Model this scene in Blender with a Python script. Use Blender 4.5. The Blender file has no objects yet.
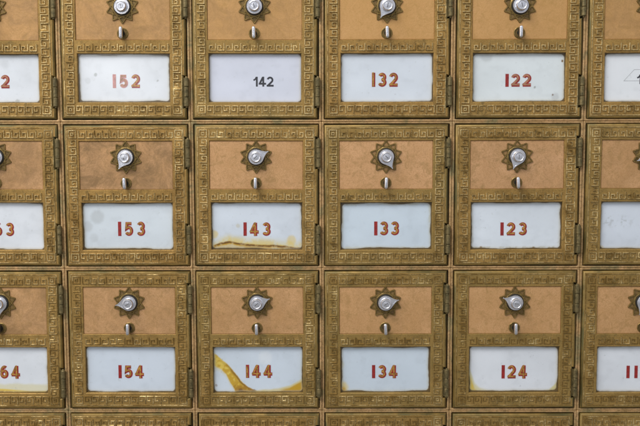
import bpy, math, random
import numpy as np
from mathutils import Matrix, Vector

random.seed(7)
rng = np.random.default_rng(7)
S = bpy.context.scene
COL = S.collection

PITCH = 0.09                 # box width in metres
U = PITCH / 129.7            # modelling unit: boxes are drawn on a 129.7 x 146.75 grid
CW, CH = 129.7, 146.75
WALL_Z = 0.75                # height (m) of the seam above the middle row

# ------------------------------------------------------------------ camera
cx, cz, D, pit, yaw, rol = 0.02138, -0.08758, 6.83709, -0.0897155, 0.0050732, 0.0021163
def rows():
    cy, sy = math.cos(yaw), math.sin(yaw)
    A = np.array([[cy, sy, 0], [-sy, cy, 0], [0, 0, 1]])
    c, s = math.cos(pit), math.sin(pit)
    B = np.array([[1, 0, 0], [0, c, s], [0, -s, c]])
    c, s = math.cos(rol), math.sin(rol)
    R = np.array([[c, 0, -s], [0, 1, 0], [s, 0, c]])
    return R @ B @ A
R = rows()
cam_d = bpy.data.cameras.new('camera')
cam = bpy.data.objects.new('camera', cam_d); COL.objects.link(cam)
m = np.eye(4); m[:3, 0] = R[0]; m[:3, 1] = R[2]; m[:3, 2] = -R[1]
m[:3, 3] = [cx * PITCH, -D * PITCH, WALL_Z + cz * PITCH]
cam.matrix_world = Matrix(m.tolist())
cam_d.sensor_width = 36; cam_d.lens = 889 / 640 * 36
cam_d.clip_start = 0.01; cam_d.clip_end = 100
S.camera = cam

# ------------------------------------------------------------------ light
W = bpy.data.worlds.new('World'); S.world = W; W.use_nodes = True
wt = W.node_tree; bg = wt.nodes['Background']; bg.inputs[1].default_value = 0.62
tc = wt.nodes.new('ShaderNodeTexCoord'); sx = wt.nodes.new('ShaderNodeSeparateXYZ'); wr = wt.nodes.new('ShaderNodeValToRGB')
ma = wt.nodes.new('ShaderNodeMath'); ma.operation = 'MULTIPLY_ADD'; ma.inputs[1].default_value = 0.5; ma.inputs[2].default_value = 0.5
wt.links.new(tc.outputs['Generated'], sx.inputs[0]); wt.links.new(sx.outputs['Z'], ma.inputs[0]); wt.links.new(ma.outputs[0], wr.inputs[0])
for q, (pp, cc) in zip([wr.color_ramp.elements[0], wr.color_ramp.elements[1]] + [wr.color_ramp.elements.new(0.5) for _ in range(2)],
                       ((0.15, (0.30, 0.27, 0.23)), (0.95, (1.25, 1.32, 1.45)), (0.42, (0.55, 0.55, 0.56)), (0.60, (0.95, 0.99, 1.08)))):
    q.position = pp; q.color = (*cc, 1)
wt.links.new(wr.outputs[0], bg.inputs[0])

def area(name, loc, target, size, power, col):
    d = bpy.data.lights.new(name, 'AREA'); d.shape = 'RECTANGLE'
    d.size, d.size_y = size; d.energy = power; d.color = col
    o = bpy.data.objects.new(name, d); COL.objects.link(o)
    o.location = loc
    o.rotation_euler = (Vector(target) - Vector(loc)).to_track_quat('-Z', 'Y').to_euler()
    return o
area('soft_key_light', (-0.55, -0.75, 1.75), (0, 0, 0.7), (0.8, 0.5), 17, (1, 0.965, 0.91))  # unseen softbox added as the broad key from upper left
area('soft_side_light', (-1.3, -0.55, 0.95), (0, 0, 0.7), (0.5, 0.8), 3, (1, 0.97, 0.93))
area('small_glare_lamp', (-0.415, -1.2, WALL_Z + 0.115), (-0.139, 0, WALL_Z + 0.03), (0.05, 0.035), 0.40, (1, 1, 1))  # unseen lamp added at the mirror angle to put glare on a pane

S.view_settings.view_transform = 'Standard'
S.view_settings.look = 'None'
S.view_settings.exposure = 0.0
S.view_settings.gamma = 1.0

# ------------------------------------------------------------------ materials
class NT:
    def __init__(s, name):
        s.m = bpy.data.materials.new(name); s.m.use_nodes = True
        s.t = s.m.node_tree; s.b = s.t.nodes['Principled BSDF']
    def n(s, typ, **kw):
        x = s.t.nodes.new(typ)
        for k, v in kw.items(): setattr(x, k, v)
        return x
    def l(s, a, b): s.t.links.new(a, b)
    def pos(s): 
        if not hasattr(s, '_p'): s._p = s.n('ShaderNodeNewGeometry').outputs['Position']
        return s._p
    def noise(s, scale, detail=4, rough=0.55, dist=0.0):
        x = s.n('ShaderNodeTexNoise'); x.inputs['Scale'].default_value = scale
        x.inputs['Detail'].default_value = detail; x.inputs['Roughness'].default_value = rough
        x.inputs['Distortion'].default_value = dist
        s.l(s.pos(), x.inputs['Vector']); return x.outputs['Fac']
    def ramp(s, fac, stops):
        x = s.n('ShaderNodeValToRGB'); e = x.color_ramp.elements
        while len(e) < len(stops): e.new(0.5)
        for q, (p, c) in zip(e, stops):
            q.position = p; q.color = (c, c, c, 1) if isinstance(c, (int, float)) else (*c, 1)
        s.l(fac, x.inputs[0]); return x.outputs[0]
    def mix(s, fac, a, b, mode='MIX'):
        x = s.n('ShaderNodeMix', data_type='RGBA', blend_type=mode)
        for sock, v in ((x.inputs[0], fac), (x.inputs[6], a), (x.inputs[7], b)):
            if hasattr(v, 'links'): s.l(v, sock)
            elif isinstance(v, (int, float)): sock.default_value = v
            else: sock.default_value = (*v, 1)
        return x.outputs[2]
    def math(s, op, a, b=0.0, c=None):
        x = s.n('ShaderNodeMath', operation=op)
        for sock, v in zip(x.inputs, (a, b) if c is None else (a, b, c)):
            if hasattr(v, 'links'): s.l(v, sock)
            else: sock.default_value = v
        return x.outputs[0]
    def attr(s, name):
        x = s.n('ShaderNodeAttribute', attribute_type='OBJECT', attribute_name=name); return x.outputs['Fac']
    def bump(s, h, strength, dist):
        x = s.n('ShaderNodeBump'); x.inputs['Strength'].default_value = strength; x.inputs['Distance'].default_value = dist
        s.l(h, x.inputs['Height']); s.l(x.outputs[0], s.b.inputs['Normal'])
    def set(s, **kw):
        for k, v in kw.items():
            i = s.b.inputs[k]
            if hasattr(v, 'links'): s.l(v, i)
            elif isinstance(v, tuple): i.default_value = (*v, 1)
            else: i.default_value = v
        return s.m

def mat_brass():
    k = NT('tarnished_brass')
    a = k.noise(95, 5, 0.6, 0.3); b = k.noise(900, 4, 0.7)
    c = k.mix(k.ramp(a, [(0.34, 0), (0.66, 1)]), (0.24, 0.132, 0.027), (0.46, 0.272, 0.074))
    c = k.mix(k.ramp(b, [(0.35, 0), (0.7, 0.55)]), c, (0.49, 0.305, 0.097))
    c = k.mix(k.ramp(k.noise(160, 6, 0.7, 1.0), [(0.54, 0), (0.68, 0.7)]), c, (0.14, 0.092, 0.026))
    c = k.mix(k.ramp(k.noise(1500, 3, 0.8), [(0.52, 0), (0.70, 0.8)]), c, (0.06, 0.038, 0.014))
    c = k.mix(k.math('MULTIPLY', k.attr('olive'), k.ramp(k.noise(40, 4, 0.6), [(0.3, 0.3), (0.65, 1.0)])), c, (0.22, 0.175, 0.055))
    k.bump(b, 0.55, 0.00016)
    return k.set(**{'Base Color': c, 'Metallic': 0.45, 'Roughness': k.ramp(a, [(0.3, 0.58), (0.7, 0.44)])})
def mat_rim():
    k = NT('verdigris_brass_rim')
    a = k.noise(70, 5, 0.65, 0.5)
    c = k.mix(k.ramp(a, [(0.38, 0), (0.62, 1)]), (0.135, 0.098, 0.028), (0.30, 0.195, 0.054))
    c = k.mix(k.ramp(k.noise(26, 4, 0.6, 1.0), [(0.5, 0), (0.66, 0.6)]), c, (0.10, 0.105, 0.045))
    return k.set(**{'Base Color': c, 'Metallic': 0.4, 'Roughness': 0.5})
def mat_key():
    k = NT('worn_brass_relief')
    a = k.noise(120, 5, 0.65, 0.4); w = k.attr('wear')
    worn = k.math('ADD', k.ramp(a, [(0.36, 0), (0.62, 1)]), k.math('SUBTRACT', w, 0.5))
    c = k.mix(k.ramp(worn, [(0.1, 0), (1.0, 1)]), (0.27, 0.165, 0.042), (0.90, 0.70, 0.34))
    c = k.mix(k.ramp(k.noise(1100, 3, 0.8), [(0.44, 0), (0.66, 0.8)]), c, (0.13, 0.085, 0.03))
    k.bump(k.noise(1600, 3, 0.7), 0.4, 0.00012)
    return k.set(**{'Base Color': c, 'Metallic': 0.7, 'Roughness': k.ramp(worn, [(0.1, 0.52), (1, 0.3)])})
def mat_panel():
    k = NT('copper_face_panel')
    a = k.noise(45, 4, 0.6, 0.5); g = k.noise(1700, 3, 0.8)
    c = k.mix(k.ramp(a, [(0.3, 0), (0.7, 1)]), (0.56, 0.315, 0.145), (0.72, 0.425, 0.228))
    c = k.mix(k.ramp(g, [(0.40, 0), (0.62, 0.75)]), c, (0.45, 0.245, 0.10))
    c = k.mix(k.ramp(k.noise(170, 5, 0.75, 1.2), [(0.50, 0), (0.66, 0.8)]), c, (0.38, 0.225, 0.088))
    v = k.n('ShaderNodeTexVoronoi'); v.inputs['Scale'].default_value = 210; k.l(k.pos(), v.inputs['Vector'])
    spot = k.ramp(v.outputs['Distance'], [(0.05, 1), (0.13, 0)])
    rare = k.ramp(v.outputs['Color'], [(0.83, 0), (0.87, 1)])
    c = k.mix(k.math('MULTIPLY', spot, rare), c, (0.10, 0.055, 0.02))
    c = k.mix(k.ramp(k.noise(420, 6, 0.8, 0.6), [(0.56, 0), (0.70, 0.55)]), c, (0.22, 0.135, 0.05))
    c = k.mix(k.attr('wear'), c, k.mix(0.6, c, (0.52, 0.29, 0.075)))
    c = k.mix(k.math('MULTIPLY', k.attr('tarnish'), k.ramp(k.noise(60, 6, 0.75, 1.0), [(0.35, 0.2), (0.62, 1.8)])), c, (0.23, 0.135, 0.055))
    k.bump(g, 0.7, 0.00018)
    return k.set(**{'Base Color': c, 'Metallic': 0.15, 'Roughness': 0.62})
def mat_frame():
    k = NT('copper_frame_metal')
    a = k.noise(110, 5, 0.65, 0.5)
    c = k.mix(k.ramp(a, [(0.3, 0), (0.7, 1)]), (0.40, 0.255, 0.100), (0.64, 0.405, 0.195))
    c = k.mix(k.ramp(k.noise(30, 5, 0.7, 1.5), [(0.50, 0), (0.64, 0.85)]), c, (0.26, 0.235, 0.115))
    c = k.mix(k.ramp(k.noise(800, 4, 0.75), [(0.48, 0), (0.68, 0.7)]), c, (0.13, 0.08, 0.032))
    k.bump(k.noise(900, 4, 0.7), 0.5, 0.0002)
    return k.set(**{'Base Color': c, 'Metallic': 0.3, 'Roughness': 0.5})
def mat_hinge():
    k = NT('oxidised_hinge_brass')
    c = k.mix(k.ramp(k.noise(350, 5, 0.7), [(0.35, 0), (0.7, 1)]), (0.085, 0.070, 0.030), (0.27, 0.205, 0.090))
    k.bump(k.noise(1200, 3, 0.7), 0.4, 0.00015)
    return k.set(**{'Base Color': c, 'Metallic': 0.55, 'Roughness': 0.48})
def mat_star():
    k = NT('dark_antique_brass')
    c = k.mix(k.ramp(k.noise(300, 5, 0.7), [(0.35, 0), (0.7, 1)]), (0.095, 0.063, 0.019), (0.24, 0.155, 0.05))
    c = k.mix(k.attr('wear'), c, (0.40, 0.235, 0.095))
    return k.set(**{'Base Color': c, 'Metallic': 0.4, 'Roughness': 0.55})
def mat_ridge():
    k = NT('antique_brass_ridge')
    c = k.mix(k.ramp(k.noise(500, 5, 0.7), [(0.35, 0), (0.7, 1)]), (0.13, 0.085, 0.024), (0.33, 0.22, 0.07))
    return k.set(**{'Base Color': c, 'Metallic': 0.6, 'Roughness': 0.42})
def mat_alu():
    k = NT('satin_aluminium')
    n = k.noise(1400, 3, 0.6)
    c = k.mix(k.ramp(n, [(0.4, 0), (0.75, 0.8)]), (0.82, 0.83, 0.88), (0.50, 0.50, 0.54))
    k.bump(n, 0.15, 0.0001)
    return k.set(**{'Base Color': c, 'Metallic': 0.9, 'Roughness': 0.27})
def simple(name, c, metal, rough, n=0.2, sc=900):
    k = NT(name); f = k.ramp(k.noise(sc, 4, 0.7), [(0.35, 0), (0.7, 1)])
    cc = k.mix(f, tuple(x * (1 - n) for x in c), tuple(min(1, x * (1 + n)) for x in c))
    return k.set(**{'Base Color': cc, 'Metallic': metal, 'Roughness': rough})
def mat_card():
    k = NT('stained_number_card')
    a = k.n('ShaderNodeAttribute', attribute_type='GEOMETRY', attribute_name='stain')
    m_ = k.set(**{'Base Color': a.outputs['Color'], 'Metallic': 0.0, 'Roughness': 0.55,
                  'Specular IOR Level': 0.3})
    return m_
def mat_glass():
    k = NT('window_glass')
    gl = k.n('ShaderNodeBsdfGlossy'); gl.inputs['Roughness'].default_value = 0.20; gl.inputs['Color'].default_value = (1, 1, 1, 1)
    tr = k.n('ShaderNodeBsdfTransparent'); tr.inputs['Color'].default_value = (0.985, 0.99, 0.99, 1)
    bp = k.n('ShaderNodeBump'); bp.inputs['Strength'].default_value = 0.35; bp.inputs['Distance'].default_value = 0.0005
    k.l(k.noise(38, 2, 0.5), bp.inputs['Height']); k.l(bp.outputs[0], gl.inputs['Normal'])
    lw = k.n('ShaderNodeLayerWeight'); lw.inputs['Blend'].default_value = 0.5
    ge = k.n('ShaderNodeNewGeometry')
    fk = k.math('MULTIPLY_ADD', k.math('POWER', lw.outputs['Facing'], 5.0), 0.9, 0.032)
    fk = k.math('MULTIPLY', fk, k.math('SUBTRACT', 1.0, ge.outputs['Backfacing']))
    mx = k.n('ShaderNodeMixShader'); k.l(fk, mx.inputs[0]); k.l(tr.outputs[0], mx.inputs[1]); k.l(gl.outputs[0], mx.inputs[2])
    k.l(mx.outputs[0], k.t.nodes['Material Output'].inputs['Surface']); k.t.nodes.remove(k.b)
    return k.m
M = dict(rim=mat_rim(), glass=mat_glass(), brass=mat_brass(), key=mat_key(), panel=mat_panel(), frame=mat_frame(), hinge=mat_hinge(),
         star=mat_star(), ridge=mat_ridge(), alu=mat_alu(), card=mat_card(),
         dark=simple('dark_steel', (0.035, 0.034, 0.032), 0.5, 0.5),
         void=simple('dark_interior', (0.085, 0.066, 0.028), 0.0, 0.8),
         red=simple('red_enamel', (0.32, 0.010, 0.006), 0.0, 0.4, 0.35, 700),
         glared=simple('glare_paled_red', (0.52, 0.22, 0.20), 0.0, 0.5, 0.25, 500),  # red enamel with the glass glare painted into its colour
         gold=simple('gold_leaf', (0.52, 0.27, 0.045), 0.35, 0.4, 0.6, 600),
         dull_glare_gold=simple('dull_glared_gold_leaf', (0.42, 0.20, 0.10), 0.1, 0.5, 0.35, 600),  # gold paled by painted glare, shared with the dull numbers
         ink=simple('black_ink', (0.025, 0.025, 0.035), 0.0, 0.5),
         line=simple('grey_ink', (0.42, 0.43, 0.45), 0.0, 0.5))

# ------------------------------------------------------------------ mesh builder
class MB:
    def __init__(s): s.v = []; s.f = []; s.mi = []
    def add(s, vs, fs, mi=0):
        b = len(s.v); s.v += [tuple(q) for q in vs]
        s.f += [tuple(b + i for i in f) for f in fs]; s.mi += [mi] * len(fs)
    def mesh(s, name, mats, smooth=None):
        me = bpy.data.meshes.new(name)
        me.from_pydata([(x * U, -w * U, y * U) for x, y, w in s.v], [], s.f)
        for q in mats: me.materials.append(q)
        me.polygons.foreach_set('material_index', s.mi)
        me.update()
        if smooth:
            me.polygons.foreach_set('use_smooth', [True] * len(me.polygons))
            me.set_sharp_from_angle(angle=math.radians(smooth))
        return me
    # ring of (x,y) outlines at successive heights: loft
    def loft(s, rings, cap_top=True, cap_bot=False, mi=0):
        n = len(rings[0]); vs = [p for r in rings for p in r]; fs = []
        for k in range(len(rings) - 1):
            for i in range(n):
                j = (i + 1) % n
                fs.append((k * n + i, k * n + j, (k + 1) * n + j, (k + 1) * n + i))
        if cap_top: fs.append(tuple(range((len(rings) - 1) * n, len(rings) * n)))
        if cap_bot: fs.append(tuple(reversed(range(n))))
        s.add(vs, fs, mi)
    def lathe(s, prof, n=40, c=(0, 0), mi=0, cap_bot=False):
        s.loft([[(c[0] + r * math.cos(2 * math.pi * i / n), c[1] + r * math.sin(2 * math.pi * i / n), w) for i in range(n)] for r, w in prof], True, cap_bot, mi)
    # raised ridge following a polyline (mitred joints), trapezoid section
    def ridge(s, pts, w, z0, z1, top=0.55, mi=0, hz=None, closed=False):
        P = [np.array(p, float) for p in pts]; n = len(P)
        def off(i):
            a = P[i] - P[i - 1] if (i > 0 or closed) else P[1] - P[0]
            b = P[(i + 1) % n] - P[i] if (i < n - 1 or closed) else P[-1] - P[-2]
            a = a / np.linalg.norm(a); b = b / np.linalg.norm(b)
            na, nb = np.array([-a[1], a[0]]), np.array([-b[1], b[0]])
            q = na + nb; L = np.dot(q, q)
            return q * (2 / L) if L > 0.3 else na
        vs = []
        for i in range(n):
            o = off(i) * w / 2; h = z0 + (z1 - z0) * (hz(*P[i]) if hz else 1.0)
            for k, z in ((1, z0), (top, h), (-top, h), (-1, z0)):
                q = P[i] + o * k; vs.append((q[0], q[1], z))
        fs = []
        for i in range(n if closed else n - 1):
            a, b = i * 4, ((i + 1) % n) * 4
            for k in range(3): fs.append((a + k, a + k + 1, b + k + 1, b + k))
        if not closed:
            e = (n - 1) * 4; fs += [(3, 2, 1, 0), (e, e + 1, e + 2, e + 3)]
        s.add(vs, fs, mi)

def link(name, me, parent=None, loc=(0, 0, 0), rot=0.0):
    o = bpy.data.objects.new(name, me); COL.objects.link(o)
    o.parent = parent
    o.location = (loc[0] * U, -loc[2] * U, loc[1] * U)
    o.rotation_euler = (0, rot, 0)
    return o

def rrect(x0, x1, y0, y1, r, z, n=4):
    out = []
    for (px, py, a0) in ((x1 - r, y1 - r, 0), (x0 + r, y1 - r, 90), (x0 + r, y0 + r, 180), (x1 - r, y0 + r, 270)):
        for i in range(n + 1):
            a = math.radians(a0 + 90 * i / n); out.append((px + r * math.cos(a), py + r * math.sin(a), z))
    return out

# value noise on a plane
_g = rng.random((128, 128))
def vn(x, y):
    xi, yi = np.floor(x).astype(int), np.floor(y).astype(int); fx, fy = x - xi, y - yi
    fx, fy = fx * fx * (3 - 2 * fx), fy * fy * (3 - 2 * fy)
    g = lambda i, j: _g[i % 128, j % 128]
    return (g(xi, yi) * (1 - fx) + g(xi + 1, yi) * fx) * (1 - fy) + (g(xi, yi + 1) * (1 - fx) + g(xi + 1, yi + 1) * fx) * fy
def fbm(x, y, o=4):
    t = 0; a = 0.5
    for k in range(o): t = t + a * vn(x * 2 ** k + 17 * k, y * 2 ** k + 31 * k); a *= 0.5
    return t / (1 - 0.5 ** o)

# ------------------------------------------------------------------ dimensions of a box front
DL, DR, DB, DT = -61.6, 61.4, -70.5, 70.5      # door
PL, PR, PB, PT = -47.2, 46.6, 6.0, 55.0        # copper panel opening
WL, WR, WB, WT = -46.2, 46.0, -54.9, -6.3      # window opening
HB, HT = -44.2, 42.4                            # hinge heights
ZD = 3.0                                       # door face stands proud of the frame

def glass_mesh():
    b = MB(); b.loft([rrect(WL + 0.52, WR - 0.52, WB + 0.52, WT - 0.52, 0.3, z) for z in (0.25, 0.75)], True, True)
    return b.mesh('window_glass', [M['glass']])
def frame_mesh():
    b = MB(); hw, hh = CW / 2 - 0.08, CH / 2 - 0.08
    o = lambda d, z: rrect(-hw + d, hw - d, -hh + d, hh - d, 0.6, z)
    ix0, ix1, iy0, iy1 = DL - 0.9, DR + 1.0, DB - 0.8, DT + 0.7
    i_ = lambda d, z: rrect(ix0 - d, ix1 + d, iy0 - d, iy1 + d, 0.8, z)
    b.loft([o(0, -12), o(0, 0.2), o(0.12, 0.75), o(0.5, 1.15), i_(0.4, 1.15), i_(0.1, 0.9), i_(0, 0.4), i_(0, -3.4)], cap_top=True)
    # the closing cap at -6 is the dark throat behind the door
    b.mi[-1] = 1
    return b.mesh('frame', [M['frame'], M['void']], 40)

def door_mesh():
    b = MB()
    ND = 2.4; HY = [(HB - 15.6, HB + 15.6), (HT - 15.6, HT + 15.6)]
    def ring(d, z):
        x0, x1, y0, y1 = DL + d, DR - d, DB + d, DT - d
        pts = [(x0, y0), (x1, y0)]
        for a, c in HY: pts += [(x1, a - d * .6), (x1 - ND, a - d * .6), (x1 - ND, c + d * .6), (x1, c + d * .6)]
        return [(x, y, z) for x, y in pts + [(x1, y1), (x0, y1)]]
    b.loft([ring(0, -3.2), ring(0, 1.0), ring(0.3, 1.9), ring(0.9, 2.6), ring(1.8, ZD)], cap_top=False, mi=1)
    # face with two rectangular openings: stiles and rails that share no area
    e = 1.8; L, Rr, B, T = DL + e, DR - e, DB + e, DT - e
    q = lambda x0, x1, y0, y1: b.add([(x0, y0, ZD), (x1, y0, ZD), (x1, y1, ZD), (x0, y1, ZD)], [(0, 1, 2, 3)])
    q(L, PL, B, T); q(PR, Rr - ND, B, T); q(PL, PR, PT, T); q(PL, PR, WT, PB); q(PL, PR, B, WB)
    q(PL, WL, WB, WT); q(WR, PR, WB, WT)
    cuts = [B] + [v for a, c in HY for v in (a - e * .6, c + e * .6)] + [T]
    for i in (0, 2, 4): q(Rr - ND, Rr, cuts[i], cuts[i + 1])
    # opening walls
    def well(x0, x1, y0, y1, z, ch):
        r = [[(x0 + d, y0 + d, zz), (x1 - d, y0 + d, zz), (x1 - d, y1 - d, zz), (x0 + d, y1 - d, zz)] for d, zz in ((0, ZD), (ch, ZD - ch), (ch, z))]
        b.loft(r, cap_top=True)
    well(PL, PR, PB, PT, 0.9, 0.4); well(WL, WR, WB, WT, -1.2, 0.5)
    return b.mesh('door', [M['brass'], M['rim']], 40)

def key_mesh(seed, level):
    b = MB(); ox, oy = seed * 13.7, seed * 7.3
    def hz(x, y):
        return max(0.05, min(1.25, level * (-0.15 + 2.3 * float(fbm(np.array(x / 11 + ox), np.array(y / 11 + oy), 3)))))
    z0, z1, w = ZD - 0.02, ZD + 0.95, 1.4
    hook = [(0, 0), (0, 1), (0.74, 1), (0.74, 0.36), (0.36, 0.36), (0.36, 0.68)]
    def run(p0, d, nrm, n, per, h):
        p0, d, nrm = map(np.array, (p0, d, nrm))
        for k in range(n):
            pts = [p0 + d * (k + 0.13 + a) * per + nrm * c * h for a, c in hook]
            b.ridge(pts, w, z0, z1, top=0.42, hz=hz)
    H = 7.2
    yT, yB, xL, xR = DT - 5.2, DB + 5.2, DL + 5.0, DR - 5.2     # outer edge of key band
    # corner squares
    for sx, X in ((1, xL), (-1, xR)):
        for sy, Y in ((1, yB), (-1, yT)):
            c = np.array((X + sx * H / 2, Y + sy * H / 2)); r = H / 2
            sq = [c + np.array(t) * r for t in ((-1, -1), (1, -1), (1, 1), (-1, 1))]
            b.ridge(sq, w, z0, z1, hz=hz, closed=True)
            sq = [c + np.array(t) * r * 0.32 for t in ((-1, -1), (1, -1), (1, 1), (-1, 1))]
            b.ridge(sq, w * 0.9, z0, z1 * 1.0, hz=hz, closed=True)
    ly = (yT - yB) - 2 * (H + 1.6); lx = (xR - xL) - 2 * (H + 1.6)
    nv, nh = 14, 12
    run((xL, yB + H + 1.6), (0, 1), (1, 0), nv, ly / nv, H)
    run((xR, yT - H - 1.6), (0, -1), (-1, 0), nv, ly / nv, H)
    run((xL + H + 1.6, yT), (1, 0), (0, -1), nh, lx / nh, H)
    run((xR - H - 1.6, yB), (-1, 0), (0, 1), nh, lx / nh, H)
    lm = PR - PL - 3; run((PR - 1.5, PB - 3.0), (-1, 0), (0, -1), 11, lm / 11, 6.8)
    # thin bead outside the band, broken into short lengths so that it can follow the wear
    e = 2.0; er = 1.0
    box = [(xL - e, yB - e), (xR + er, yB - e), (xR + er, yT + e), (xL - e, yT + e)]
    pts = []
    for i in range(4):
        a, c = np.array(box[i]), np.array(box[(i + 1) % 4])
        pts += [a + (c - a) * t / 14 for t in range(14)]
    b.ridge(pts, 1.0, z0, ZD + 0.5, hz=hz, closed=True)
    return b.mesh('greek_key_relief', [M['key']])

def panel_mesh():
    b = MB()
    b.loft([[(x, y, z) for x, y in ((PL + d, PB + d), (PR - d, PB + d), (PR - d, PT - d), (PL + d, PT - d))] for d, z in ((0.45, 0.9), (0.45, 1.7), (0.9, 2.05))])
    return b.mesh('face_panel', [M['panel']])
ZP = 2.05

def star_mesh():
    b = MB(); Ro = 16.4; t = [(Ro * math.cos(math.radians(90 + 36 * i)), Ro * math.sin(math.radians(90 + 36 * i))) for i in range(10)]
    ri = Ro * math.cos(math.radians(54)) / math.cos(math.radians(36))
    out = []
    for i in range(10):
        out.append(t[i]); a = math.radians(90 + 36 * i + 18); out.append((ri * math.cos(a), ri * math.sin(a)))
    b.loft([[(x, y, 0) for x, y in out], [(x * 0.985, y * 0.985, 0.35) for x, y in out]])
    for i in range(10):
        p, q = np.array(t[i]) * 0.97, np.array(t[(i + 3) % 10]) * 0.97
        b.ridge([p, p + (q - p) * 0.5, q], 1.5, 0.3, 1.05 + 0.012 * i, mi=1)
    b.lathe([(10.2, 0.3), (10.2, 0.9), (9.4, 1.3)], 40, mi=1)
    return b.mesh('star_plate', [M['star'], M['ridge']], 25)

def teardrop(r, tip, n=44):
    # disc of radius r drawn out along +x into a point with hollow sides
    a = math.radians(50)
    pts = [(r * math.cos(a + (2 * math.pi - 2 * a) * i / n), r * math.sin(a + (2 * math.pi - 2 * a) * i / n)) for i in range(n + 1)]
    cv = [(0.72 * r + (tip - 0.72 * r) * f, 0.70 * r * (1 - f) ** 1.35) for f in (0.2, 0.4, 0.6, 0.8)]
    return pts + [(x, -y) for x, y in cv] + [(tip, -0.3), (tip, 0.3)] + cv[::-1]
def knob_mesh():
    b = MB()
    b.lathe([(8.5, 1.1), (8.7, 1.5), (8.4, 2.6), (6.8, 3.0)], 40, mi=1)
    o, i_ = teardrop(7.5, 13.6), teardrop(6.7, 11.4)
    b.loft([[(x, y, 3.0) for x, y in o], [(x, y, 4.1) for x, y in o], [(x * 0.97, y * 0.97, 4.4) for x, y in o], [(x, y, 4.4) for x, y in i_], [(x * 0.98, y * 0.98, 4.05) for x, y in i_]], True, True)
    return b.mesh('dial_knob', [M['alu'], M['dark']], 35)
def cap_mesh():
    b = MB()
    b.lathe([(5.9, 4.0), (5.8, 4.5), (5.2, 4.7), (5.1, 9.0), (4.8, 9.5), (4.3, 9.7), (3.9, 9.55), (3.7, 9.3), (2.6, 9.3), (2.4, 9.55), (1.2, 9.7)], 36)
    b.ridge([(-1.9, -0.6), (1.9, 0.6)], 0.6, 9.65, 9.78, mi=1)
    return b.mesh('knob_cap', [M['alu'], M['dark']], 35)
def latch_mesh():
    b = MB()
    b.lathe([(5.6, 0), (5.6, 0.6), (5.2, 0.9), (4.5, 0.9), (4.3, 0.35)], 32, mi=0)
    b.lathe([(4.2, 0.36), (4.1, 0.45)], 32, mi=2)
    b.lathe([(2.4, 0.4), (2.2, 2.0)], 24, mi=1)
    return b.mesh('latch', [M['ridge'], M['dark'], M['star']], 35)
def lever_mesh():
    b = MB()
    def sec(hx, hy, z, n=8):
        r = hx; return rrect(-hx, hx, -hy, hy, r * 0.95, z, 4)
    b.loft([sec(1.45, 3.6, 1.0), sec(1.5, 4.4, 4.0), sec(1.6, 5.2, 7.0)], False, True, mi=1)
    b.loft([sec(1.6, 5.0, 7.0), sec(1.75, 5.7, 8.0), sec(1.75, 5.8, 9.0), sec(1.35, 5.4, 10.1), sec(0.8, 4.4, 10.5)], True, False, mi=0)
    return b.mesh('latch_lever', [M['alu'], M['dark']], 50)
def hinge_mesh():
    b = MB(); n = 20
    def barrel(y0, y1, r):
        rings = []
        for y, k in ((y0, 0.8), (y0 + 0.5, 1), (y1 - 0.5, 1), (y1, 0.8)):
            rings.append([(r * k * math.cos(2 * math.pi * i / n), y, r * k * math.sin(2 * math.pi * i / n)) for i in range(n)])
        b.loft(rings, True, True)
    barrel(-14.0, -5.2, 2.35); barrel(-4.9, 5.0, 2.2); barrel(5.3, 14.0, 2.35); barrel(-15.4, 15.2, 1.15)
    # leaf let into the door edge
    b.loft([[(x, y, z) for x, y in ((-3.6, -14), (0, -14), (0, 14), (-3.6, 14))] for z in (-5.5, -1.6)], True, True)
    return b.mesh('hinge', [M['hinge']], 35)

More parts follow.
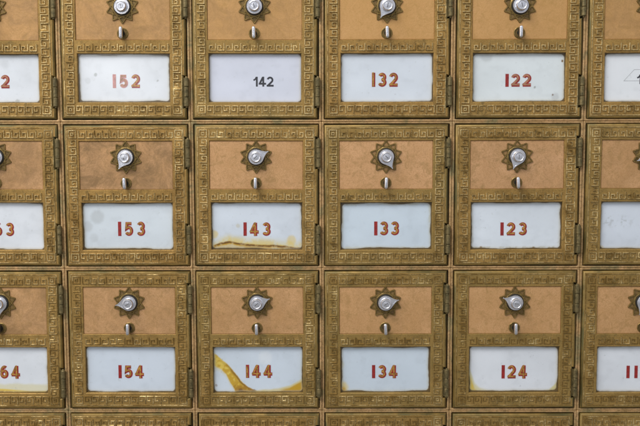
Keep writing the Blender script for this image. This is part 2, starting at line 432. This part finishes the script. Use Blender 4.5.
# ------------------------------------------------------------------ number cards
WHITE = np.array((0.76, 0.79, 0.85)); GRIME = np.array((0.13, 0.085, 0.028))
YEL = np.array((0.74, 0.55, 0.10)); OCH = np.array((0.56, 0.33, 0.02)); BRN = np.array((0.17, 0.075, 0.010)); GREY = np.array((0.42, 0.44, 0.45))
def sm(a, b, x): t = np.clip((x - a) / (b - a), 0, 1); return t * t * (3 - 2 * t)
def card_mesh(num, seed):
    stained = num in STAIN
    step = 0.5 if stained else 0.75
    x0, x1, y0, y1 = WL + 0.55, WR - 0.55, WB + 0.55, WT - 0.55
    nx, ny = int((x1 - x0) / step), int((y1 - y0) / step)
    X, Y = np.meshgrid(np.linspace(x0, x1, nx + 1), np.linspace(y0, y1, ny + 1))
    s = (X - x0) / (x1 - x0); t = (y1 - Y) / (y1 - y0)
    ox = seed * 5.13
    lo = fbm(s * 3 + ox, t * 2 + ox); hi = fbm(X / 2.2 + ox, Y / 2.2 + ox); mid = fbm(X / 7 + ox, Y / 7 + ox)
    C = WHITE * np.array(TINT.get(num, (1, 1, 1))) * (0.90 + 0.17 * lo[..., None])
    C = C * (1 - 0.05 * sm(0.55, 0.8, mid)[..., None])
    def lay(col, mask):
        nonlocal C
        mk = np.clip(mask, 0, 1)[..., None]; C = C * (1 - mk) + col * mk
    def spot(col, a, b_, r, k=1.0): lay(col, k * (1 - sm(r * 0.5, r, np.hypot((s - a) * 92, (t - b_) * 47) + 1.5 * (hi - 0.5))))
    if stained: STAIN[num](s, t, hi, mid, lay, spot)
    # sparse flecks
    lay(GREY, 0.5 * sm(0.86, 0.92, fbm(X / 1.6 + 3 * ox, Y / 1.6 - ox, 2)))
    # grimy uneven rim with rounded corners
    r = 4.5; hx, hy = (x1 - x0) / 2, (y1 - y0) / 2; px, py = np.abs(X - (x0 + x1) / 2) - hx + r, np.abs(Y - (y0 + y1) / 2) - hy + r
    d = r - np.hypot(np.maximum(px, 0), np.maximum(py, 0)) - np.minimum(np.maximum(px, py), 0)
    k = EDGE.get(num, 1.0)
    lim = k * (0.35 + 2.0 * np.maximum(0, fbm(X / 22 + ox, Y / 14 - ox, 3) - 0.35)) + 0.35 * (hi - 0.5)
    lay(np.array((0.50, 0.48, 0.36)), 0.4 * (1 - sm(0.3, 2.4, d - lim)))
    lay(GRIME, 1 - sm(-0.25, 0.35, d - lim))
    b = MB()
    b.v = [(float(a), float(c), -0.6) for a, c in zip(X.ravel(), Y.ravel())]
    b.f = [(j * (nx + 1) + i, j * (nx + 1) + i + 1, (j + 1) * (nx + 1) + i + 1, (j + 1) * (nx + 1) + i) for j in range(ny) for i in range(nx)]
    # thickness: a skirt and a back face
    n0 = len(b.v); edge = [i for i in range(nx + 1)] + [j * (nx + 1) + nx for j in range(1, ny + 1)] + [ny * (nx + 1) + i for i in range(nx - 1, -1, -1)] + [j * (nx + 1) for j in range(ny - 1, 0, -1)]
    b.v += [(b.v[i][0], b.v[i][1], -1.1) for i in edge]; m_ = len(edge)
    b.f += [(edge[i], n0 + i, n0 + (i + 1) % m_, edge[(i + 1) % m_]) for i in range(m_)] + [tuple(reversed(range(n0, n0 + m_)))]
    b.mi = [0] * len(b.f)
    me = b.mesh('number_card', [M['card']])
    at = me.color_attributes.new('stain', 'FLOAT_COLOR', 'POINT')
    cols = np.ones((len(b.v), 4), np.float32); cols[:n0, :3] = C.reshape(-1, 3); cols[n0:, :3] = C.reshape(-1, 3)[edge]
    at.data.foreach_set('color', cols.ravel())
    return me
def pl(x, pts):
    return np.interp(x, [p[0] for p in pts], [p[1] for p in pts])
def st_sheen_144(s, t, hi, mid, lay, spot):
    w = 0.05 * (mid - 0.5)
    P = [(-.02, .26), (.07, .38), (.15, .47), (.21, .60), (.26, .74), (.33, .88), (.42, 1.0), (.5, 1.1)]
    up = pl(s, [(-.02, .12), (.06, .22), (.14, .36), (.22, .53), (.30, .73), (.38, .90), (.46, .975), (.60, 1.0)]) + w
    dn = pl(s, [(-.02, .38), (.03, .43), (.09, .50), (.14, .60), (.18, .76), (.22, .90), (.25, 1.02), (.3, 1.2)]) + w
    band = sm(up - .02, up + .02, t) * (1 - sm(dn - .02, dn + .03, t))
    lay(np.array((0.66, 0.60, 0.36)), 0.6 * (1 - sm(.0, .12, t - dn)) * sm(up, up + .05, t))
    lay(YEL, band); lay(OCH, 0.85 * band * sm(.40, .62, hi + .2 * sm(.08, .2, s) - .04))
    lay(BRN, 0.8 * band * (1 - sm(.0, .06, np.abs(t - up - .03 - .05 * (mid - .4)))) * sm(.0, .3, s))
    lay(np.array((0.36, 0.18, 0.015)), 0.8 * band * sm(.80, .95, t + .25 * (hi - .5)) * sm(.2, .24, s))
    spot(BRN, .30, .97, 3.2, .85); spot(BRN, .45, 1.0, 3.2, .85); spot(np.array((0.85, 0.87, 0.9)), .58, .25, 9, .35); spot(BRN, .03, .85, 1.8, .5)  # the pale spot paints in a sheen on the glass; the brown ones are stains
    tri = pl(s, [(.4, 1.0), (.6, .95), (.73, .93), (.85, .86), (1.0, .70)]) + w
    lay(np.array((0.66, 0.56, 0.22)), 0.8 * sm(tri - .03, tri + .03, t) * sm(.35, .5, s))
    lay(OCH, sm(tri + .02, tri + .08, t) * sm(.68, .78, s)); lay(BRN, 0.7 * sm(.95, .99, t) * sm(.75, .8, s))
def st_143(s, t, hi, mid, lay, spot):
    L = pl(s, [(0, .93), (.1, .86), (.2, .82), (.31, .865), (.47, .89), (.65, .90), (.8, .92), (.94, .965)]) + .02 * (mid - .5)
    lay(np.array((0.66, 0.60, 0.34)), 0.65 * sm(L - .20, L - .02, t + .1 * (mid - .5)))
    lay(YEL, 0.55 * sm(.46, .66, mid * .8 + hi * .3) * sm(L - .16, L - .03, t))
    lay(OCH, sm(L - .02, L + .012, t) * (0.65 + 0.35 * sm(.4, .55, hi)))
    lay(BRN, (0.55 + 0.45 * sm(.35, .5, hi)) * (1 - sm(.008, .035, np.abs(t - L - .02 - .03 * (mid - .5)))) * sm(.0, .08, s))
    lay(np.array((0.62, 0.56, 0.38)), 0.7 * sm(L + .05, L + .08, t)); lay(OCH, 0.7 * sm(.5, .62, mid + .2 * (hi - .5)) * sm(L + .03, L + .06, t))
    spot(YEL, .03, .68, 5, .6); spot(YEL, .88, .80, 6, .55); spot(np.array((0.55, 0.5, 0.35)), .29, .5, 3, .5)
def st_134(s, t, hi, mid, lay, spot):
    spot(YEL, 0.0, .92, 10, .7); spot(OCH, 0.0, 1.0, 8, 1); spot(YEL, 1.0, 1.0, 5, .6); spot(np.array((0.6, 0.58, 0.42)), 0.0, .4, 5, .5)
def st_124(s, t, hi, mid, lay, spot):
    q = pl(s, [(0, .45), (.03, .6), (.07, .82), (.13, .93), (.22, .99), (.4, 1.02), (1, 1.05)]) + .06 * (mid - .5)
    lay(np.array((0.68, 0.62, 0.32)), 0.8 * sm(q - .06, q + .04, t)); lay(YEL, sm(q + .06, q + .16, t))
    q = pl(s, [(.8, 1.04), (.9, .97), (.96, .86), (1, .76)]) + .06 * (mid - .5)
    lay(np.array((0.66, 0.6, 0.3)), sm(q - .05, q + .03, t) * (s > .7)); lay(OCH, 0.8 * sm(q + .06, q + .12, t) * (s > .7))
def st_164(s, t, hi, mid, lay, spot):
    lay(np.array((0.70, 0.65, 0.40)), 0.7 * sm(.78, .86, t + .06 * (mid - .5)))
    q = pl(s, [(0, .90), (.5, .92), (.62, .94), (.8, .97), (1, .96)])
    lay(YEL, sm(q - .01, q + .02, t)); lay(OCH, sm(q + .03, q + .05, t) * sm(.4, .5, hi))
def st_153(s, t, hi, mid, lay, spot):
    spot(GREY, .16, .30, 9, .45); spot(GREY, .05, .5, 7, .35); spot(GREY, .12, .75, 6, .25)
def st_133(s, t, hi, mid, lay, spot):
    lay(np.array((0.55, 0.55, 0.45)), 0.5 * sm(.5, .7, mid) * (1 - sm(.03, .1, np.minimum(np.minimum(s, 1 - s) * 2, np.minimum(t, 1 - t)))))
def st_123(s, t, hi, mid, lay, spot):
    lay(np.array((0.38, 0.36, 0.28)), 0.7 * sm(.53, .62, hi) * sm(.92, .99, t)); spot(BRN, .12, .96, 1.8); spot(BRN, .7, .98, 1.8); spot(GREY, 0, .8, 5, .5)
def st_122(s, t, hi, mid, lay, spot):
    spot(BRN, .97, .17, 1.6); spot(BRN, .875, .86, 1.4); spot(GREY, .68, .70, 1.2); spot(GREY, .9, .9, 5, .4); spot(GREY, .15, .05, 8, .4)
def st_152(s, t, hi, mid, lay, spot):
    spot(GREY, .185, .43, 2.2, .8); spot(GREY, .86, .55, 1.3, .7); spot(GREY, .1, .55, 4, .25)
def st_113(s, t, hi, mid, lay, spot):
    lay(GREY, 0.45 * sm(.56, .70, hi) * (1 - sm(.06, .16, np.abs(t - .42))) * (1 - sm(.25, .45, s))); spot(YEL, .02, 1, 4, .4)
def st_162(s, t, hi, mid, lay, spot):
    spot(GREY, .75, .97, 3, .8); spot(GREY, .62, .2, 6, .15)
STAIN = {'144': st_sheen_144, '143': st_143, '134': st_134, '124': st_124, '164': st_164, '153': st_153, '133': st_133,
         '123': st_123, '122': st_122, '152': st_152, '113': st_113, '162': st_162}
TINT = {'144': (.86, .92, .97), '134': (.84, .91, .96), '133': (.84, .92, .97), '154': (.88, .93, .98), '142': (.90, .90, .97), '112': (1.08, 1.07, 1.05), '122': (1.0, 1.03, 1.0), '132': (.93, .96, .99), '143': (.92, .96, 1.0), '123': (.97, 1.0, 1.02), '113': (.92, .95, .99), '153': (.9, .94, .95)}
EDGE = {'133': 1.9, '143': 1.6, '142': 0.6, '124': 1.4, '134': 1.7, '152': 1.5, '123': 1.4, '153': 1.5}

# ------------------------------------------------------------------ numerals (stroke skeletons on a 0..1 x 0..1 cell)
def arc(cx_, cy_, rx, ry, a0, a1, n=14):
    return [(cx_ + rx * math.cos(math.radians(a0 + (a1 - a0) * i / n)), cy_ + ry * math.sin(math.radians(a0 + (a1 - a0) * i / n))) for i in range(n + 1)]
DIG = {
    '1': (0.0, [[(0, 0), (0, 1)]]),
    '2': (0.92, [arc(.47, .70, .47, .30, 165, -35, 16) + [(.45, .26), (.10, .05)], [(-.20, .0), (1.16, .0)]]),
    '3': (0.92, [arc(.47, .735, .42, .265, 155, -75, 14) + [(.42, .50)], [(.42, .503)] + arc(.46, .255, .46, .255, 80, -155, 16)]),
    '4': (1.0, [[(-.27, .22), (1.2, .22)], [(-.06, .20), (.60, 1.03)], [(.66, 1.13), (.66, -.17)]]),
    '5': (0.92, [[(.92, .97), (.16, .97), (.10, .53)] + arc(.46, .31, .46, .31, 125, -150, 18)]),
    '6': (0.92, [arc(.56, .52, .50, .48, 60, 184, 12)] + [arc(.50, .30, .44, .30, 180, 362, 14), arc(.50, .30, .44, .30, 0, 182, 14)]),
}
def number_mesh(num, xs, xe, yt, yb, style, only=None):
    b = MB(); z = -0.6; sw = 3.35
    h = yt - yb - sw
    tot = xe - xs
    w1, wd = 3.4, 8.9
    widths = [w1 if c == '1' else wd for c in num]
    gap = (tot - sum(widths)) / (len(num) - 1)
    x = xs
    for i, c in enumerate(num):
        w = widths[i]; iw = w - sw
        glare = style == 'glared' and i < 2  # leading digits take the colours with glass glare painted in
        for si, st in enumerate(DIG[c][1]):
            P = [(x + sw / 2 + a * iw / 0.94, yb + sw / 2 + q * h) for a, q in st]
            if c == '1': P = [(x + sw / 2, yb), (x + sw / 2, yt)]
            dz = 0.03 * si
            b.ridge(P, sw, z - 0.05, z + 0.16 + dz, top=0.97, mi=2 if glare else 0)
            if c != '1' or style == 'gold' or num == '144':
                P2 = [(a - 0.45, q + 0.40) for a, q in P]
                if c == '1': P2 = [P2[0], P2[1]] if style == 'gold' else [(P2[0][0] + .1, P2[0][1]), (P2[1][0], P2[1][1] - 2)]
                b.ridge(P2, sw * (0.46 if c != '1' else 0.5), z + 0.1, z + 0.27 + dz, top=0.9, mi=3 if (glare or style == 'dull') else 1)
        x += w + gap
    return b.mesh('number', [M['red'], M['gold'], M['glared'], M['dull_glare_gold']])
def print_mesh(txt, xs, yb, height, logo=False):
    # plain black sans print: flagged one, open four, round two
    b = MB(); sw = 1.85; z = -0.62; x = xs; h = height - sw
    for c in txt:
        w = 4.3 if c == '1' else 6.9
        st = {'1': [[(1, 1.1), (1, -.11)], [(-.35, .66), (.42, .80), (.86, 1.06)]],
              '4': [[(-.2, .24), (1.25, .24)], [(-.02, .22), (.62, 1.03)], [(.70, 1.11), (.70, -.11)]]}.get(c, DIG[c][1])
        for si, q in enumerate(st):
            b.ridge([(x + sw / 2 + a * (w - sw), yb + sw / 2 + e * h) for a, e in q], sw * (0.8 if c == '1' and si else 1), z, z + 0.1 + 0.03 * si, top=0.97)
        x += w + 1.0
    if logo:
        b.ridge([(-25.5, -33.8), (-15.5, -22.8), (24, -22.4), (24, -33.8)], 0.45, -0.62, -0.5, mi=1, closed=True)
    return b.mesh('number', [M['ink'], M['line']])

# ------------------------------------------------------------------ assemble
protos = dict(frame=frame_mesh(), door=door_mesh(), panel=panel_mesh(), star=star_mesh(), knob=knob_mesh(),
              cap=cap_mesh(), latch=latch_mesh(), lever=lever_mesh(), hinge=hinge_mesh(), glass=glass_mesh())

# number: (x start, x end, y top, y bottom, style)
NUM = {'152': (-11.9, 15.4, -26.7, -40.1, 'glared'), '132': (-14.9, 10.9, -25.6, -39.4, 'gold'), '122': (-13.0, 12.6, -27.0, -39.6, 'dull'),
       '162': (-12.0, 15.4, -26.8, -40.0, 'dull'),
       '163': (-12.4, 14.9, -27.2, -40.8, 'red'), '153': (-10.5, 17.0, -26.0, -40.4, 'red'), '143': (-13.75, 13.75, -27.0, -40.6, 'red'),
       '133': (-12.0, 13.2, -26.2, -40.2, 'red'), '123': (-15.5, 11.2, -27.4, -40.6, 'red'),
       '164': (-10.6, 16.6, -26.4, -40.0, 'red'), '154': (-13.2, 12.9, -26.4, -40.0, 'red'), '144': (-12.7, 14.3, -26.0, -39.6, 'red'),
       '134': (-13.7, 12.4, -26.4, -40.0, 'red'), '124': (-12.1, 14.0, -26.8, -40.6, 'red'), '114': (-14.6, 10.5, -27.4, -40.4, 'red')}
# pointer direction of each dial, degrees anticlockwise from the right
PTR = {'162': 90, '152': 80, '142': 92, '132': 240, '122': 85, '112': 60,
       '163': 262, '153': 240, '143': 25, '133': 298, '123': 250, '113': 200,
       '164': 268, '154': 188, '144': 20, '134': 14, '124': 158, '114': 248}
LABEL = {
 '162': 'brass mailbox cut by the left edge in the top row, number ending in 2',
 '152': 'brass mailbox numbered 152 with red digits partly paled by painted-in glare on its white card',
 '142': 'brass mailbox numbered 142 in plain black print on a white paper label',
 '132': 'brass mailbox numbered 132 in gold digits, dial pointer aimed down to the left',
 '122': 'brass mailbox numbered 122 in dull red digits with small specks on its card',
 '112': 'brass mailbox cut by the right edge, card with thin grey outline and black print',
 '163': 'brass mailbox cut by the left edge in the middle row, number ending in 3',
 '153': 'brass mailbox numbered 153 with grey smudges on the left of its white card',
 '143': 'brass mailbox numbered 143 with a wavy brown stain along its card bottom',
 '133': 'brass mailbox numbered 133 with a clear ten-point star and grimy card edges',
 '123': 'brass mailbox numbered 123 with black dirt specks along its card bottom',
 '113': 'brass mailbox cut by the right edge whose smudged card shows no digits',
 '164': 'brass mailbox cut by the left edge, number ending in 64 above a yellow stain',
 '154': 'brass mailbox numbered 154 on a clean white card, dial pointer aimed left',
 '144': 'brass mailbox numbered 144 with a thick yellow brown stain crossing its card',
 '134': 'brass mailbox numbered 134 with yellowed lower corners, dial pointer aimed right',
 '124': 'brass mailbox numbered 124 with yellow stains in both lower card corners',
 '114': 'brass mailbox cut by the right edge in red digits 11 on white card',
}
ROWS = [['162', '152', '142', '132', '122', '112'], ['163', '153', '143', '133', '123', '113'], ['164', '154', '144', '134', '124', '114'], [None] * 6]
BELOW = ['164', '154', '144', '134', '124', '114']
KEYLEVEL = [1.15, 1.05, 0.62, 0.6]; KEYWEAR = [0.62, 0.55, 0.22, 0.22]

wallb = MB()
x_half, y_top, y_bot = 3 * CW + 20, CH, -3 * CH
wallb.loft([[(x, y, z) for x, y in ((-CW * 3.0, y_bot), (CW * 3.0, y_bot), (CW * 3.0, y_top), (-CW * 3.0, y_top))] for z in (-40, -12.2)], True, True)
wall = link('wall', wallb.mesh('wall', [M['void']]), None, (0, 0, 0)); wall['kind'] = 'structure'
wall.location = (0, 0, WALL_Z)

for r in range(4):
    for c in range(6):
        num = ROWS[r][c]; idx = r * 6 + c
        t = bpy.data.objects.new('mailbox', None); COL.objects.link(t)
        t.empty_display_size = 0.01
        ox, oy = (c - 2.5) * CW, (0.5 - r) * CH
        t.location = (ox * U, 0, WALL_Z + oy * U)
        t['category'] = 'mailbox'; t['group'] = 'numbered brass mailboxes in rows'
        t['label'] = LABEL[num] if num else ('brass mailbox showing only its top edge, '
                                             + (('under box ' + BELOW[c]) if 0 < c < 5 else ('under the box ending in 64' if c == 0 else 'in the right corner')))
        rnd = random.Random(idx * 31 + 5)
        dx, dy, ro = rnd.uniform(-0.45, 0.45), rnd.uniform(-0.4, 0.3), math.radians(rnd.uniform(-0.22, 0.22))
        def at(x, y, z=0):   # a point on the slightly crooked door; positive Blender y-rotation turns +x down
            return (dx + x * math.cos(ro) + y * math.sin(ro), dy - x * math.sin(ro) + y * math.cos(ro), z)
        link('frame', protos['frame'], t)
        d = link('door', protos['door'], t, at(0, 0), ro)
        d['olive'] = (0.0, 0.1, 0.3, 0.25)[r] + rnd.uniform(-0.1, 0.2) + (0.35 if num in ('142', '113', '133') else 0)
        kw = KEYWEAR[r] + rnd.uniform(-0.12, 0.12)
        k = link('greek_key_relief', key_mesh(idx + 1, KEYLEVEL[r] * rnd.uniform(0.85, 1.15)), d); k['wear'] = kw
        p = link('face_panel', protos['panel'], d); p['wear'] = (0.9, 0.15, 0.35, 0.5)[r] + rnd.uniform(-0.15, 0.15); p['tarnish'] = max(0.0, (0.34, 0.26, 0.14, 0.05, 0.08, 0.16)[c] + rnd.uniform(-0.08, 0.10) + (0.3 if num == '153' else 0))
        st = link('star_plate', protos['star'], t, at(-0.4, 38.6, ZP - 0.02), ro); st['wear'] = 0.75 if num in ('133', '123') else rnd.uniform(0, 0.25)
        a = -math.radians(PTR.get(num, rnd.uniform(0, 360)))
        kn = link('dial_knob', protos['knob'], t, at(-0.2, 38.6, ZP), a)
        link('knob_cap', protos['cap'], kn)
        la = link('latch', protos['latch'], t, at(-0.6, 12.8, ZP - 0.02), ro)
        link('latch_lever', protos['lever'], la, (0.0, 0.2, 0), math.radians(rnd.uniform(-3, 3)))
        for hy in (HT, HB):
            link('hinge', protos['hinge'], t, at(61.7, hy, 3.7), ro)
        cd = link('number_card', card_mesh(num, idx + 3), t, at(0, 0), ro)
        link('window_glass', protos['glass'], d)
        if num == '142': link('number', print_mesh('142', -2.0, -38.9, 9.8), cd)
        elif num == '112': link('number', print_mesh('112', -12.4, -37.0, 9.6, True), cd)
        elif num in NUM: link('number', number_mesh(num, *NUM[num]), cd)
